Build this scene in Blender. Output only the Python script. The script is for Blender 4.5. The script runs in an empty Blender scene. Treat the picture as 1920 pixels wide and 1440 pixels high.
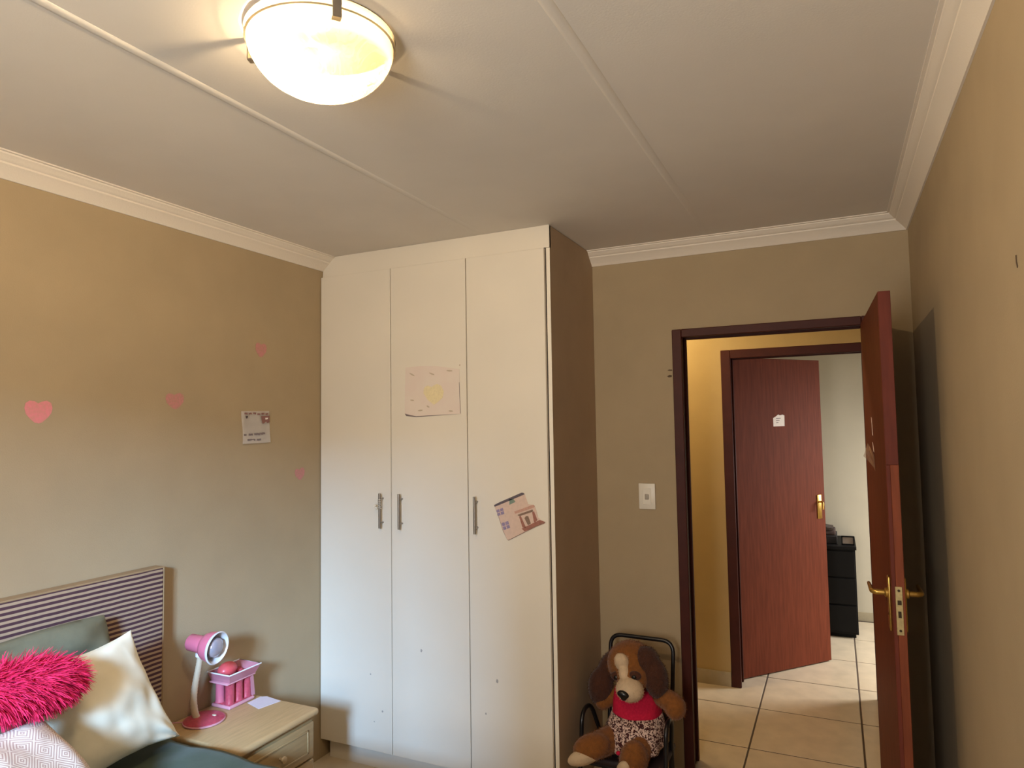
import bpy, bmesh, math, random
from mathutils import Vector, Matrix, noise
random.seed(7)
S = bpy.context.scene
COL = S.collection
R = math.radians

# ------------------------------------------------------------------ camera
cam_d = bpy.data.cameras.new('camera'); cam = bpy.data.objects.new('camera', cam_d); COL.objects.link(cam)
S.camera = cam
cam_d.sensor_width = 36.0; cam_d.sensor_fit = 'HORIZONTAL'; cam_d.lens = 36.0 * 1277.08 / 1920
cam_d.clip_start = 0.02; cam_d.clip_end = 100
HC = 1.6206
_r = Vector((0.90369978, 0.42787616, -0.01577022)); _u = Vector((0.04009959, -0.04790773, 0.99804653)); _f = Vector((-0.4262848, 0.90256681, 0.06045186))
cam.matrix_world = Matrix(((_r.x, _u.x, -_f.x, 0), (_r.y, _u.y, -_f.y, 0), (_r.z, _u.z, -_f.z, HC), (0, 0, 0, 1)))

# ------------------------------------------------------------------ world and daylight
wd = bpy.data.worlds.new('sky'); S.world = wd; wd.use_nodes = True
nt = wd.node_tree; bg = nt.nodes['Background']
bg.inputs[0].default_value = (0.62, 0.78, 1.0, 1); bg.inputs[1].default_value = 1.0

def area(name, loc, target, sx, sy, power, color, spread=180):
    d = bpy.data.lights.new(name, 'AREA'); d.shape = 'RECTANGLE'; d.size = sx; d.size_y = sy
    d.energy = power; d.color = color; d.spread = R(spread)
    o = bpy.data.objects.new(name, d); COL.objects.link(o); o.location = loc
    o.rotation_euler = (Vector(target) - Vector(loc)).to_track_quat('-Z', 'Y').to_euler()
    return o
# daylight entering the bedroom window (in the wall behind the camera) and the far room's window
area('window_sky_light', (0.75, -3.3, 2.85), (-2.0, 2.7, 0.5), 1.0, 0.7, 1500, (0.38, 0.64, 1.0))
area('window_daylight', (-0.56, -0.95, 1.57), (-1.0, 3.0, 2.3), 0.5, 1.1, 38, (1.0, 0.98, 0.94))
area('far_room_daylight', (1.77, 5.55, 1.45), (0.1, 5.2, 0.0), 0.8, 1.0, 42, (1.0, 0.97, 0.94), 130)

S.view_settings.view_transform = 'Standard'; S.view_settings.look = 'None'
S.view_settings.gamma = 1.0; S.view_settings.use_curve_mapping = False
S.view_settings.exposure = 0.0

# ------------------------------------------------------------------ dimensions (metres)
XL, XR, YB, YW, XW = -2.3548, 0.313, 3.308, 2.724, -1.0956
ZC, ZN, ZP, ZK = 2.495, 2.4255, 2.392, 0.0965
YF = -1.0                       # front wall (window) behind the camera
YC = 4.437                      # far wall of the hallway
HT = 2.07                       # door frame outer height

# ------------------------------------------------------------------ materials
def lin(c):
    return tuple((v / 255 / 12.92) if v / 255 <= 0.04045 else ((v / 255 + 0.055) / 1.055) ** 2.4 for v in c)
MATS = {}
def mat(name, rgb, rough=0.6, metal=0.0, var=0.0, vscale=8.0, stretch=(1, 1, 1), bump=0.0, bscale=200.0, spec=0.5, rgb2=None, sheen=0.0):
    """Principled material; rgb in sRGB 0-255; noise varies the colour and gives a fine relief."""
    if name in MATS: return MATS[name]
    m = bpy.data.materials.new(name); m.use_nodes = True; n = m.node_tree.nodes; l = m.node_tree.links
    b = n['Principled BSDF']; c = lin(rgb)
    b.inputs['Roughness'].default_value = rough; b.inputs['Metallic'].default_value = metal
    b.inputs['Specular IOR Level'].default_value = spec
    if sheen: b.inputs['Sheen Weight'].default_value = sheen
    b.inputs['Base Color'].default_value = (*c, 1)
    tc = n.new('ShaderNodeTexCoord')
    if var or rgb2:
        mp = n.new('ShaderNodeMapping'); mp.inputs['Scale'].default_value = stretch; l.new(tc.outputs['Object'], mp.inputs[0])
        nz = n.new('ShaderNodeTexNoise'); nz.inputs['Scale'].default_value = vscale; nz.inputs['Detail'].default_value = 5; l.new(mp.outputs[0], nz.inputs['Vector'])
        mx = n.new('ShaderNodeMix'); mx.data_type = 'RGBA'
        c2 = lin(rgb2) if rgb2 else tuple(v * (1 - var) for v in c)
        c1 = c if rgb2 else tuple(min(1, v * (1 + var)) for v in c)
        mx.inputs[6].default_value = (*c1, 1); mx.inputs[7].default_value = (*c2, 1)
        rp = n.new('ShaderNodeMapRange'); rp.inputs[1].default_value = 0.3; rp.inputs[2].default_value = 0.7
        l.new(nz.outputs['Fac'], rp.inputs[0]); l.new(rp.outputs[0], mx.inputs[0]); l.new(mx.outputs[2], b.inputs['Base Color'])
    if bump:
        nb = n.new('ShaderNodeTexNoise'); nb.inputs['Scale'].default_value = bscale; nb.inputs['Detail'].default_value = 3; l.new(tc.outputs['Object'], nb.inputs['Vector'])
        bp = n.new('ShaderNodeBump'); bp.inputs['Strength'].default_value = bump; bp.inputs['Distance'].default_value = 0.002
        l.new(nb.outputs['Fac'], bp.inputs['Height']); l.new(bp.outputs[0], b.inputs['Normal'])
    MATS[name] = m
    return m
def nodes_of(m): return m.node_tree.nodes, m.node_tree.links

wall_m = mat('taupe wall paint', (173, 154, 124), 0.85, var=0.035, vscale=5, bump=0.25, bscale=260, spec=0.25)
ceil_m = mat('ceiling paint', (228, 221, 211), 0.9, var=0.03, vscale=3, bump=0.15, bscale=180, spec=0.2)
corn_m = mat('cornice white paint', (236, 226, 212), 0.8, bump=0.3, bscale=150, spec=0.25)
white_m = mat('white melamine', (228, 220, 206), 0.42, var=0.015, vscale=4, bump=0.06, bscale=400)
whedge_m = mat('white edge tape', (236, 228, 212), 0.45)
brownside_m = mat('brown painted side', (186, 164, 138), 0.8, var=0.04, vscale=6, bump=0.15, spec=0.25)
dark_m = mat('dark gap', (40, 30, 24), 0.8)
tile_m = mat('beige floor tile', (210, 194, 168), 0.32, var=0.10, vscale=9, bump=0.05, bscale=60)
grout_m = mat('brown grout', (84, 70, 58), 0.9)
skirt_m = mat('beige skirting tile', (178, 166, 140), 0.5, var=0.08, vscale=20)
hall_m = mat('cream hallway paint', (190, 166, 118), 0.8, var=0.03, vscale=6, bump=0.2, spec=0.25)
far_m = mat('far room paint', (206, 198, 178), 0.85, var=0.03, vscale=4, bump=0.15, spec=0.25)
wood_m = mat('red brown door veneer', (108, 54, 36), 0.6, spec=0.08, var=0.16, vscale=7, stretch=(9, 9, 0.8), bump=0.04, bscale=300)
woode_m = mat('dark lipping wood', (104, 46, 32), 0.6, spec=0.25, var=0.2, vscale=8, stretch=(6, 6, 0.6))
woodl_m = mat('orange lipping wood', (128, 64, 38), 0.6, spec=0.25, var=0.2, vscale=9, stretch=(6, 6, 0.6))
frame_m = mat('brown painted steel frame', (70, 31, 23), 0.5, spec=0.2, var=0.12, vscale=12)
brass_m = mat('brass', (200, 160, 84), 0.28, metal=0.9, var=0.1, vscale=60)
brassw_m = mat('worn pale brass', (196, 176, 126), 0.42, metal=0.6, var=0.15, vscale=90)
brassd_m = mat('brass slot', (60, 44, 22), 0.5, metal=0.5)
steel_m = mat('brushed steel', (150, 142, 132), 0.32, metal=0.9)
plastw_m = mat('white plastic', (232, 224, 208), 0.4)
plastg_m = mat('grey plastic', (170, 160, 146), 0.5)
paper_m = mat('white paper', (244, 236, 228), 0.8, var=0.03, vscale=40)
paperp_m = mat('pale pink paper', (226, 214, 202), 0.8, var=0.03, vscale=9, rgb2=(224, 206, 196))
paperl_m = mat('lilac white paper', (216, 210, 222), 0.8, var=0.02, vscale=30)
yellow_m = mat('pale yellow crayon', (228, 213, 172), 0.85, var=0.06, vscale=120)
pinkh_m = mat('pink heart paint', (226, 134, 146), 0.85, var=0.10, vscale=90, rgb2=(208, 140, 134))
pinkf_m = mat('faded pink heart paint', (202, 132, 134), 0.85, vscale=110, rgb2=(178, 136, 120))
hp = dict(body=mat('peach crayon', (216, 190, 176), 0.85, var=0.05, vscale=70), roof=mat('slate crayon', (96, 88, 96), 0.85, var=0.2, vscale=150),
          win=mat('violet crayon', (150, 136, 166), 0.85, var=0.15, vscale=150), plaque=mat('green crayon', (126, 142, 130), 0.85),
          can=mat('rose crayon', (200, 156, 140), 0.85, var=0.1, vscale=120), beam=mat('grey brown crayon', (136, 112, 98), 0.85, var=0.15, vscale=150),
          post=mat('brown crayon', (158, 106, 94), 0.85, var=0.15, vscale=150), pale=mat('pale crayon', (226, 196, 182), 0.85))
ink_m = mat('grey ink', (126, 112, 112), 0.8); inkr_m = mat('maroon ink', (140, 98, 92), 0.8); inkd_m = mat('dark ink', (84, 70, 70), 0.8)
mark_m = mat('dirt mark', (168, 162, 156), 0.9); crack_m = mat('plaster chip', (92, 74, 54), 0.9)
pink_m = mat('pink plastic', (210, 112, 136), 0.3, var=0.05, vscale=20)
pinkd_m = mat('rose glitter plastic', (180, 72, 90), 0.3, var=0.15, vscale=120)
pinkt_m = mat('pale pink plastic', (208, 150, 164), 0.25, var=0.05, vscale=30)
red_m = mat('coral red plastic', (216, 88, 96), 0.35, var=0.08, vscale=40)
neck_m = mat('ivory plastic', (206, 188, 164), 0.4)
refl_m = mat('lamp reflector', (226, 224, 228), 0.25)
bulb_m = mat('silvered bulb', (176, 170, 182), 0.12, metal=0.35)
oak_m = mat('pale oak veneer', (194, 164, 120), 0.45, var=0.10, vscale=10, stretch=(8, 0.8, 8), bump=0.04)
oakd_m = mat('pale oak body', (172, 146, 104), 0.5, var=0.10, vscale=10, stretch=(8, 0.8, 8), bump=0.04)
green_m = mat('dark green cotton', (64, 78, 62), 0.9, var=0.06, vscale=40, bump=0.35, bscale=420, spec=0.15, sheen=0.15)
sage_m = mat('sage green cotton', (114, 110, 90), 0.9, var=0.06, vscale=30, bump=0.3, bscale=420, spec=0.15)
cream_m = mat('cream cotton', (246, 238, 216), 0.85, var=0.02, vscale=30, bump=0.2, bscale=500, spec=0.15)
hot_m = mat('hot pink shag', (222, 40, 86), 0.75, var=0.18, vscale=60, spec=0.2)
hotd_m = mat('hot pink backing', (190, 24, 88), 0.9)
mattr_m = mat('mattress ticking', (214, 206, 190), 0.9)
black_m = mat('black laminate', (12, 11, 12), 0.6, spec=0.2, var=0.1, vscale=30)
blackm_m = mat('black enamel tube', (24, 22, 24), 0.32)
seat_m = mat('dark seat vinyl', (46, 34, 36), 0.6)
fur_m = mat('golden brown plush', (130, 80, 38), 0.95, var=0.14, vscale=60, bump=0.5, bscale=500, spec=0.1, sheen=0.2)
furd_m = mat('dark brown plush', (74, 44, 32), 0.95, var=0.14, vscale=60, bump=0.5, bscale=500, spec=0.1, sheen=0.2)
furc_m = mat('cream plush', (206, 180, 148), 0.95, var=0.06, vscale=60, bump=0.5, bscale=500, spec=0.1)
nose_m = mat('black plastic nose', (14, 12, 12), 0.3)
shirt_m = mat('raspberry knit', (196, 34, 66), 0.9, var=0.12, vscale=120, bump=0.6, bscale=500, spec=0.1)
tape_m = mat('torn white tape', (236, 214, 206), 0.6)
steelp_m = mat('lamp base plate', (120, 100, 70), 0.5)

# striped headboard cloth: dark purple bands on beige, running along the headboard
stripe_m = mat('striped headboard cloth', (176, 154, 130), 0.9, bump=0.3, bscale=500, spec=0.15)
n, l = nodes_of(stripe_m); b = n['Principled BSDF']
tc = n.new('ShaderNodeTexCoord'); sx = n.new('ShaderNodeSeparateXYZ'); l.new(tc.outputs['Object'], sx.inputs[0])
nz = n.new('ShaderNodeTexNoise'); nz.inputs['Scale'].default_value = 14; l.new(tc.outputs['Object'], nz.inputs['Vector'])
ma = n.new('ShaderNodeMath'); ma.operation = 'MULTIPLY_ADD'; ma.inputs[1].default_value = 0.004; l.new(nz.outputs['Fac'], ma.inputs[0]); l.new(sx.outputs['Z'], ma.inputs[2])
mm = n.new('ShaderNodeMath'); mm.operation = 'MULTIPLY'; mm.inputs[1].default_value = 1 / 0.0172; l.new(ma.outputs[0], mm.inputs[0])
fr = n.new('ShaderNodeMath'); fr.operation = 'FRACT'; l.new(mm.outputs[0], fr.inputs[0])
pp = n.new('ShaderNodeMath'); pp.operation = 'PINGPONG'; pp.inputs[1].default_value = 0.5; l.new(fr.outputs[0], pp.inputs[0])
mr = n.new('ShaderNodeMapRange'); mr.inputs[1].default_value = 0.20; mr.inputs[2].default_value = 0.27; l.new(pp.outputs[0], mr.inputs[0])
mx = n.new('ShaderNodeMix'); mx.data_type = 'RGBA'; mx.inputs[6].default_value = (*lin((176, 154, 130)), 1); mx.inputs[7].default_value = (*lin((82, 58, 66)), 1)
l.new(mr.outputs[0], mx.inputs[0]); l.new(mx.outputs[2], b.inputs['Base Color'])
headside_m = mat('beige headboard side', (158, 132, 98), 0.9, var=0.05, vscale=20, bump=0.3, bscale=400)

# nested diamonds woven on the front cushion (uses the cushion's own UV)
diam_m = mat('diamond weave cotton', (226, 212, 200), 0.9, bump=0.3, bscale=500, spec=0.15)
n, l = nodes_of(diam_m); b = n['Principled BSDF']
uv = n.new('ShaderNodeUVMap'); uv.uv_map = 'weave'; sx = n.new('ShaderNodeSeparateXYZ'); l.new(uv.outputs[0], sx.inputs[0])
acc = None
for ax, k in (('X', 5.0), ('Y', 5.0)):
    m1 = n.new('ShaderNodeMath'); m1.operation = 'MULTIPLY'; m1.inputs[1].default_value = k; l.new(sx.outputs[ax], m1.inputs[0])
    m2 = n.new('ShaderNodeMath'); m2.operation = 'PINGPONG'; m2.inputs[1].default_value = 0.5; l.new(m1.outputs[0], m2.inputs[0])
    if acc is None: acc = m2
    else:
        m3 = n.new('ShaderNodeMath'); m3.operation = 'ADD'; l.new(acc.outputs[0], m3.inputs[0]); l.new(m2.outputs[0], m3.inputs[1]); acc = m3
m4 = n.new('ShaderNodeMath'); m4.operation = 'MULTIPLY'; m4.inputs[1].default_value = 8.0; l.new(acc.outputs[0], m4.inputs[0])
m5 = n.new('ShaderNodeMath'); m5.operation = 'PINGPONG'; m5.inputs[1].default_value = 0.5; l.new(m4.outputs[0], m5.inputs[0])
mr = n.new('ShaderNodeMapRange'); mr.inputs[1].default_value = 0.2; mr.inputs[2].default_value = 0.32; l.new(m5.outputs[0], mr.inputs[0])
mx = n.new('ShaderNodeMix'); mx.data_type = 'RGBA'; mx.inputs[6].default_value = (*lin((232, 220, 210)), 1); mx.inputs[7].default_value = (*lin((190, 164, 156)), 1)
l.new(mr.outputs[0], mx.inputs[0]); l.new(mx.outputs[2], b.inputs['Base Color'])

# leopard-spot cloth of the toy's dress
leo_m = mat('leopard print cloth', (214, 190, 180), 0.9, spec=0.1)
n, l = nodes_of(leo_m); b = n['Principled BSDF']; tc = n.new('ShaderNodeTexCoord')
nz = n.new('ShaderNodeTexNoise'); nz.inputs['Scale'].default_value = 85; nz.inputs['Detail'].default_value = 2; nz.inputs['Distortion'].default_value = 1.5; l.new(tc.outputs['Object'], nz.inputs['Vector'])
mr = n.new('ShaderNodeMapRange'); mr.inputs[1].default_value = 0.47; mr.inputs[2].default_value = 0.53; l.new(nz.outputs['Fac'], mr.inputs[0])
mx = n.new('ShaderNodeMix'); mx.data_type = 'RGBA'; mx.inputs[6].default_value = (*lin((70, 38, 40)), 1); mx.inputs[7].default_value = (*lin((220, 192, 178)), 1)
l.new(mr.outputs[0], mx.inputs[0]); l.new(mx.outputs[2], b.inputs['Base Color'])

# swirled alabaster glass of the ceiling lamp: part clear, part milky
glass_m = bpy.data.materials.new('alabaster lamp glass'); glass_m.use_nodes = True; n, l = nodes_of(glass_m); n.remove(n['Principled BSDF'])
out = n['Material Output']; tc = n.new('ShaderNodeTexCoord')
nz = n.new('ShaderNodeTexNoise'); nz.inputs['Scale'].default_value = 7; nz.inputs['Detail'].default_value = 3; nz.inputs['Distortion'].default_value = 2.2; l.new(tc.outputs['Object'], nz.inputs['Vector'])
wv = n.new('ShaderNodeMath'); wv.operation = 'MULTIPLY'; wv.inputs[1].default_value = 9; l.new(nz.outputs['Fac'], wv.inputs[0])
pg = n.new('ShaderNodeMath'); pg.operation = 'PINGPONG'; pg.inputs[1].default_value = 0.5; l.new(wv.outputs[0], pg.inputs[0])
mr = n.new('ShaderNodeMapRange'); mr.inputs[1].default_value = 0; mr.inputs[2].default_value = 0.5; mr.inputs[3].default_value = 0.55; mr.inputs[4].default_value = 0.68; l.new(pg.outputs[0], mr.inputs[0])
tr = n.new('ShaderNodeBsdfTransparent'); tr.inputs[0].default_value = (1, 0.97, 0.9, 1)
tl = n.new('ShaderNodeBsdfTranslucent'); tl.inputs[0].default_value = (0.11, 0.094, 0.062, 1)
df = n.new('ShaderNodeBsdfDiffuse'); df.inputs[0].default_value = (0.75, 0.68, 0.52, 1)
gl = n.new('ShaderNodeBsdfGlossy'); gl.inputs['Roughness'].default_value = 0.12; gl.inputs[0].default_value = (0.9, 0.9, 0.9, 1)
a1 = n.new('ShaderNodeMixShader'); a1.inputs[0].default_value = 0.25; l.new(tl.outputs[0], a1.inputs[1]); l.new(df.outputs[0], a1.inputs[2])
a2 = n.new('ShaderNodeMixShader'); 
sz = n.new('ShaderNodeSeparateXYZ'); l.new(tc.outputs['Object'], sz.inputs[0])
fz = n.new('ShaderNodeMapRange'); fz.interpolation_type = 'SMOOTHSTEP'; fz.inputs[1].default_value = -0.078; fz.inputs[2].default_value = -0.052; fz.inputs[4].default_value = 0.955; l.new(sz.outputs['Z'], fz.inputs[0])   # milkiness raised towards the rim to hold lamp spill off the ceiling
cz = n.new('ShaderNodeMix'); cz.data_type = 'RGBA'; cz.inputs[6].default_value = (0.085, 0.073, 0.048, 1); cz.inputs[7].default_value = (0.16, 0.137, 0.09, 1)  # paler tint put into the rim so it glows onto the ceiling
l.new(fz.outputs[0], cz.inputs[0]); l.new(cz.outputs[2], tl.inputs[0])
mxz = n.new('ShaderNodeMath'); mxz.operation = 'MAXIMUM'; l.new(fz.outputs[0], mxz.inputs[0]); l.new(mr.outputs[0], mxz.inputs[1])
l.new(mxz.outputs[0], a2.inputs[0]); l.new(tr.outputs[0], a2.inputs[1]); l.new(a1.outputs[0], a2.inputs[2])
a3 = n.new('ShaderNodeMixShader'); a3.inputs[0].default_value = 0.05; l.new(a2.outputs[0], a3.inputs[1]); l.new(gl.outputs[0], a3.inputs[2]); l.new(a3.outputs[0], out.inputs[0])

def thin_glass(name, tint, gloss=0.08, body=0.0, body_rgb=(255, 255, 255)):
    m = bpy.data.materials.new(name); m.use_nodes = True; n, l = nodes_of(m); n.remove(n['Principled BSDF'])
    t = n.new('ShaderNodeBsdfTransparent'); t.inputs[0].default_value = (*tint, 1)
    d = n.new('ShaderNodeBsdfDiffuse'); d.inputs[0].default_value = (*lin(body_rgb), 1)
    g = n.new('ShaderNodeBsdfGlossy'); g.inputs['Roughness'].default_value = 0.08
    x = n.new('ShaderNodeMixShader'); x.inputs[0].default_value = body; l.new(t.outputs[0], x.inputs[1]); l.new(d.outputs[0], x.inputs[2])
    y = n.new('ShaderNodeMixShader'); y.inputs[0].default_value = gloss; l.new(x.outputs[0], y.inputs[1]); l.new(g.outputs[0], y.inputs[2])
    l.new(y.outputs[0], n['Material Output'].inputs[0]); return m
pane_m = thin_glass('window glass', (0.95, 0.97, 0.98), 0.06)
tray_m = thin_glass('clear pink plastic', (0.95, 0.78, 0.84), 0.12, 0.55, (226, 158, 176))
cleartape_m = thin_glass('clear sticky tape', (0.95, 0.9, 0.86), 0.1, 0.35, (196, 160, 140))

bulbglow_m = bpy.data.materials.new('lit bulb'); bulbglow_m.use_nodes = True; n, l = nodes_of(bulbglow_m); n.remove(n['Principled BSDF'])
em = n.new('ShaderNodeEmission'); em.inputs[0].default_value = (1.0, 0.74, 0.42, 1); em.inputs[1].default_value = 60; l.new(em.outputs[0], n['Material Output'].inputs[0])

# ------------------------------------------------------------------ geometry helpers
WLOC = {}
def obj(name, bm, m, parent=None, smooth=None, mods=None):
    """Link a bmesh given in world coordinates as one mesh object (a part when parent is given)."""
    if parent is not None:
        off = WLOC[parent]
        bmesh.ops.translate(bm, verts=bm.verts, vec=-off)
    else: off = Vector((0, 0, 0))
    bmesh.ops.recalc_face_normals(bm, faces=bm.faces)
    me = bpy.data.meshes.new(name); bm.to_mesh(me); bm.free()
    o = bpy.data.objects.new(name, me); COL.objects.link(o)
    if m is not None: me.materials.append(m)
    if parent is not None: o.parent = parent
    WLOC[o] = off.copy()
    if smooth is not None:
        me.polygons.foreach_set('use_smooth', [True] * len(me.polygons))
        me.set_sharp_from_angle(angle=R(smooth))
    return o
def lone(name, bm, m, label, cat, group=None, smooth=None):
    """A thing that is one mesh: its origin goes to the middle of its base."""
    vs = [v.co for v in bm.verts]
    c = Vector(((min(v.x for v in vs) + max(v.x for v in vs)) / 2, (min(v.y for v in vs) + max(v.y for v in vs)) / 2, min(v.z for v in vs)))
    bmesh.ops.translate(bm, verts=bm.verts, vec=-c)
    o = obj(name, bm, m, None, smooth); o.location = c; WLOC[o] = c
    return tag(o, label, cat, group)
def tag(o, label, cat=None, group=None):
    o['label'] = label
    if cat: o['category'] = cat
    if group: o['group'] = group
    return o
def thing(name, label, cat, loc, group=None):
    o = bpy.data.objects.new(name, None); COL.objects.link(o); o.location = loc; o.empty_display_size = 0.05
    WLOC[o] = Vector(loc); return tag(o, label, cat, group)
def struct(name, bm=None, m=None, loc=(0, 0, 0), smooth=None):
    if bm is None:
        o = bpy.data.objects.new(name, None); COL.objects.link(o); o.location = loc; WLOC[o] = Vector(loc)
    else: o = obj(name, bm, m, None, smooth)
    o['kind'] = 'structure'; return o
def B(): return bmesh.new()
def box(bm, x0, x1, y0, y1, z0, z1, bev=0.0, seg=2):
    r = bmesh.ops.create_cube(bm, size=1.0); vs = r['verts']
    for v in vs:
        v.co = Vector((x0 + (v.co.x + .5) * (x1 - x0), y0 + (v.co.y + .5) * (y1 - y0), z0 + (v.co.z + .5) * (z1 - z0)))
    if bev:
        es = list({e for v in vs for e in v.link_edges})
        bmesh.ops.bevel(bm, geom=es, offset=bev, segments=seg, affect='EDGES', profile=0.5)
    return bm
def prism(bm, pts, vec):
    """Closed polygon pts (world) extruded by vec."""
    vec = Vector(vec); a = [bm.verts.new(Vector(p)) for p in pts]; c = [bm.verts.new(Vector(p) + vec) for p in pts]
    k = len(pts); bm.faces.new(a); bm.faces.new(c[::-1])
    for i in range(k): bm.faces.new((a[i], c[i], c[(i + 1) % k], a[(i + 1) % k]))
    return bm
def frame_of(d):
    d = d.normalized(); t = Vector((0, 0, 1)) if abs(d.z) < 0.9 else Vector((1, 0, 0))
    x = d.cross(t).normalized(); return x, d.cross(x).normalized()
def tube(bm, pts, rad, seg=10, cap=True):
    pts = [Vector(p) for p in pts]; rings = []; x = None
    for i, p in enumerate(pts):
        d = (pts[min(i + 1, len(pts) - 1)] - pts[max(i - 1, 0)]).normalized()
        if x is None: x, y = frame_of(d)
        else:
            x = (x - d * x.dot(d)).normalized(); y = d.cross(x)
        r = rad[i] if isinstance(rad, (list, tuple)) else rad
        rings.append([bm.verts.new(p + (x * math.cos(2 * math.pi * k / seg) + y * math.sin(2 * math.pi * k / seg)) * r) for k in range(seg)])
    for a, c in zip(rings, rings[1:]):
        for k in range(seg): bm.faces.new((a[k], a[(k + 1) % seg], c[(k + 1) % seg], c[k]))
    if cap: bm.faces.new(rings[0][::-1]); bm.faces.new(rings[-1])
    return bm
def fillet(pts, rad, n=5):
    """Round the inner corners of a polyline."""
    pts = [Vector(p) for p in pts]; o = [pts[0]]
    for a, p, c in zip(pts, pts[1:], pts[2:]):
        d1 = (a - p); d2 = (c - p); r = min(rad, d1.length * .49, d2.length * .49); s = p + d1.normalized() * r; e = p + d2.normalized() * r
        for i in range(n + 1):
            t = i / n; o.append(s * (1 - t) ** 2 + p * 2 * t * (1 - t) + e * t * t)
    return o + [pts[-1]]
def lathe(bm, prof, origin, axis=(0, 0, 1), seg=32):
    """Revolve (radius, height) pairs about axis."""
    axis = Vector(axis).normalized(); x, y = frame_of(axis); origin = Vector(origin); rings = []
    for r, h in prof:
        if r < 1e-6: rings.append([bm.verts.new(origin + axis * h)])
        else: rings.append([bm.verts.new(origin + axis * h + (x * math.cos(2 * math.pi * k / seg) + y * math.sin(2 * math.pi * k / seg)) * r) for k in range(seg)])
    for a, c in zip(rings, rings[1:]):
        for k in range(seg):
            k2 = (k + 1) % seg
            f = [a[k % len(a)], a[k2 % len(a)], c[k2 % len(c)], c[k % len(c)]]
            u = []
            for v in f:
                if v not in u: u.append(v)
            if len(u) > 2: bm.faces.new(u)
    return bm
def ell(bm, c, rad, rot=None, sub=3):
    r = bmesh.ops.create_icosphere(bm, subdivisions=sub, radius=1.0)
    M = (rot if rot is not None else Matrix.Identity(3))
    for v in r['verts']:
        v.co = Vector(c) + M @ Vector((v.co.x * rad[0], v.co.y * rad[1], v.co.z * rad[2]))
    return r['verts']
def eul(x, y, z): return Matrix.Rotation(R(z), 3, 'Z') @ Matrix.Rotation(R(y), 3, 'Y') @ Matrix.Rotation(R(x), 3, 'X')

# ================================================================== SETTING
# ---- floor with tiles
fl = B(); box(fl, -3.1, 2.05, YF - 0.12, 6.5, -0.12, -0.0015); floor = struct('floor', fl, grout_m)
T = 0.5174; XA, YA = -0.4521, 4.6829
def tile_mesh():
    bm = B(); box(bm, -T / 2 + .004, T / 2 - .004, -T / 2 + .004, T / 2 - .004, -0.012, 0.0, 0.002, 1)
    me = bpy.data.meshes.new('tile'); bm.to_mesh(me); bm.free(); me.materials.append(tile_m); return me
tm = tile_mesh()
def lay(i, j):
    o = bpy.data.objects.new('tile', tm); COL.objects.link(o); o.parent = floor
    o.location = (XA + (i + .5) * T, YA + (j + .5) * T, 0.0005 * math.sin(i * 7.1 + j * 3.3) * 0.4)
for i in range(-4, 4):
    for j in range(-11, 3):
        x0, y0 = XA + i * T, YA + j * T
        if x0 < -2.62 or x0 > 2.0: continue
        if y0 < YW + 0.2 and x0 > XR: continue
        if y0 + T < YF: continue
        lay(i, j)

# ---- walls
def wall(name, m, *bxs):
    bm = B()
    for a in bxs: box(bm, *a)
    return struct(name, bm, m)
wall('wall_left', wall_m, (XL - .12, XL, YF - .12, YB + .001, 0, ZC + .02))
wall('wall_right', wall_m, (XR, XR + .12, YF - .12, YB, 0, ZC + .02))
DL, DR = -0.698, 0.165          # outer faces of the first door frame
wall('wall_back', wall_m, (XL, DL + .01, YB, YB + .115, 0, ZC + .02), (DR - .01, XR + .12, YB, YB + .115, 0, ZC + .02), (DL + .01, DR - .01, YB, YB + .115, HT - .01, ZC + .02))
WX0, WX1, WZ0, WZ1 = -0.86, -0.26, 0.95, 2.2
wall('wall_front', wall_m, (XL, WX0, YF - .12, YF, 0, ZC + .02), (WX1, XR, YF - .12, YF, 0, ZC + .02), (WX0, WX1, YF - .12, YF, 0, WZ0), (WX0, WX1, YF - .12, YF, WZ1, ZC + .02))
w1 = struct('window_1', loc=((WX0 + WX1) / 2, YF - .06, WZ0))
bm = B()
for a in ((WX0, WX0 + .04, WZ0, WZ1), (WX1 - .04, WX1, WZ0, WZ1), (WX0, WX1, WZ0, WZ0 + .04), (WX0, WX1, WZ1 - .04, WZ1), ((WX0 + WX1) / 2 - .02, (WX0 + WX1) / 2 + .02, WZ0, WZ1)):
    box(bm, a[0], a[1], YF - .08, YF - .04, a[2], a[3])
obj('window_frame', bm, plastw_m, w1)
for a, c in ((WX0 + .04, (WX0 + WX1) / 2 - .02), ((WX0 + WX1) / 2 + .02, WX1 - .04)):
    obj('pane', box(B(), a, c, YF - .062, YF - .058, WZ0 + .04, WZ1 - .04), pane_m, w1)
obj('window_sill', box(B(), WX0 - .03, WX1 + .03, YF - .05, YF + .06, WZ0 - .03, WZ0, .006), tile_m, w1)
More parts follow.
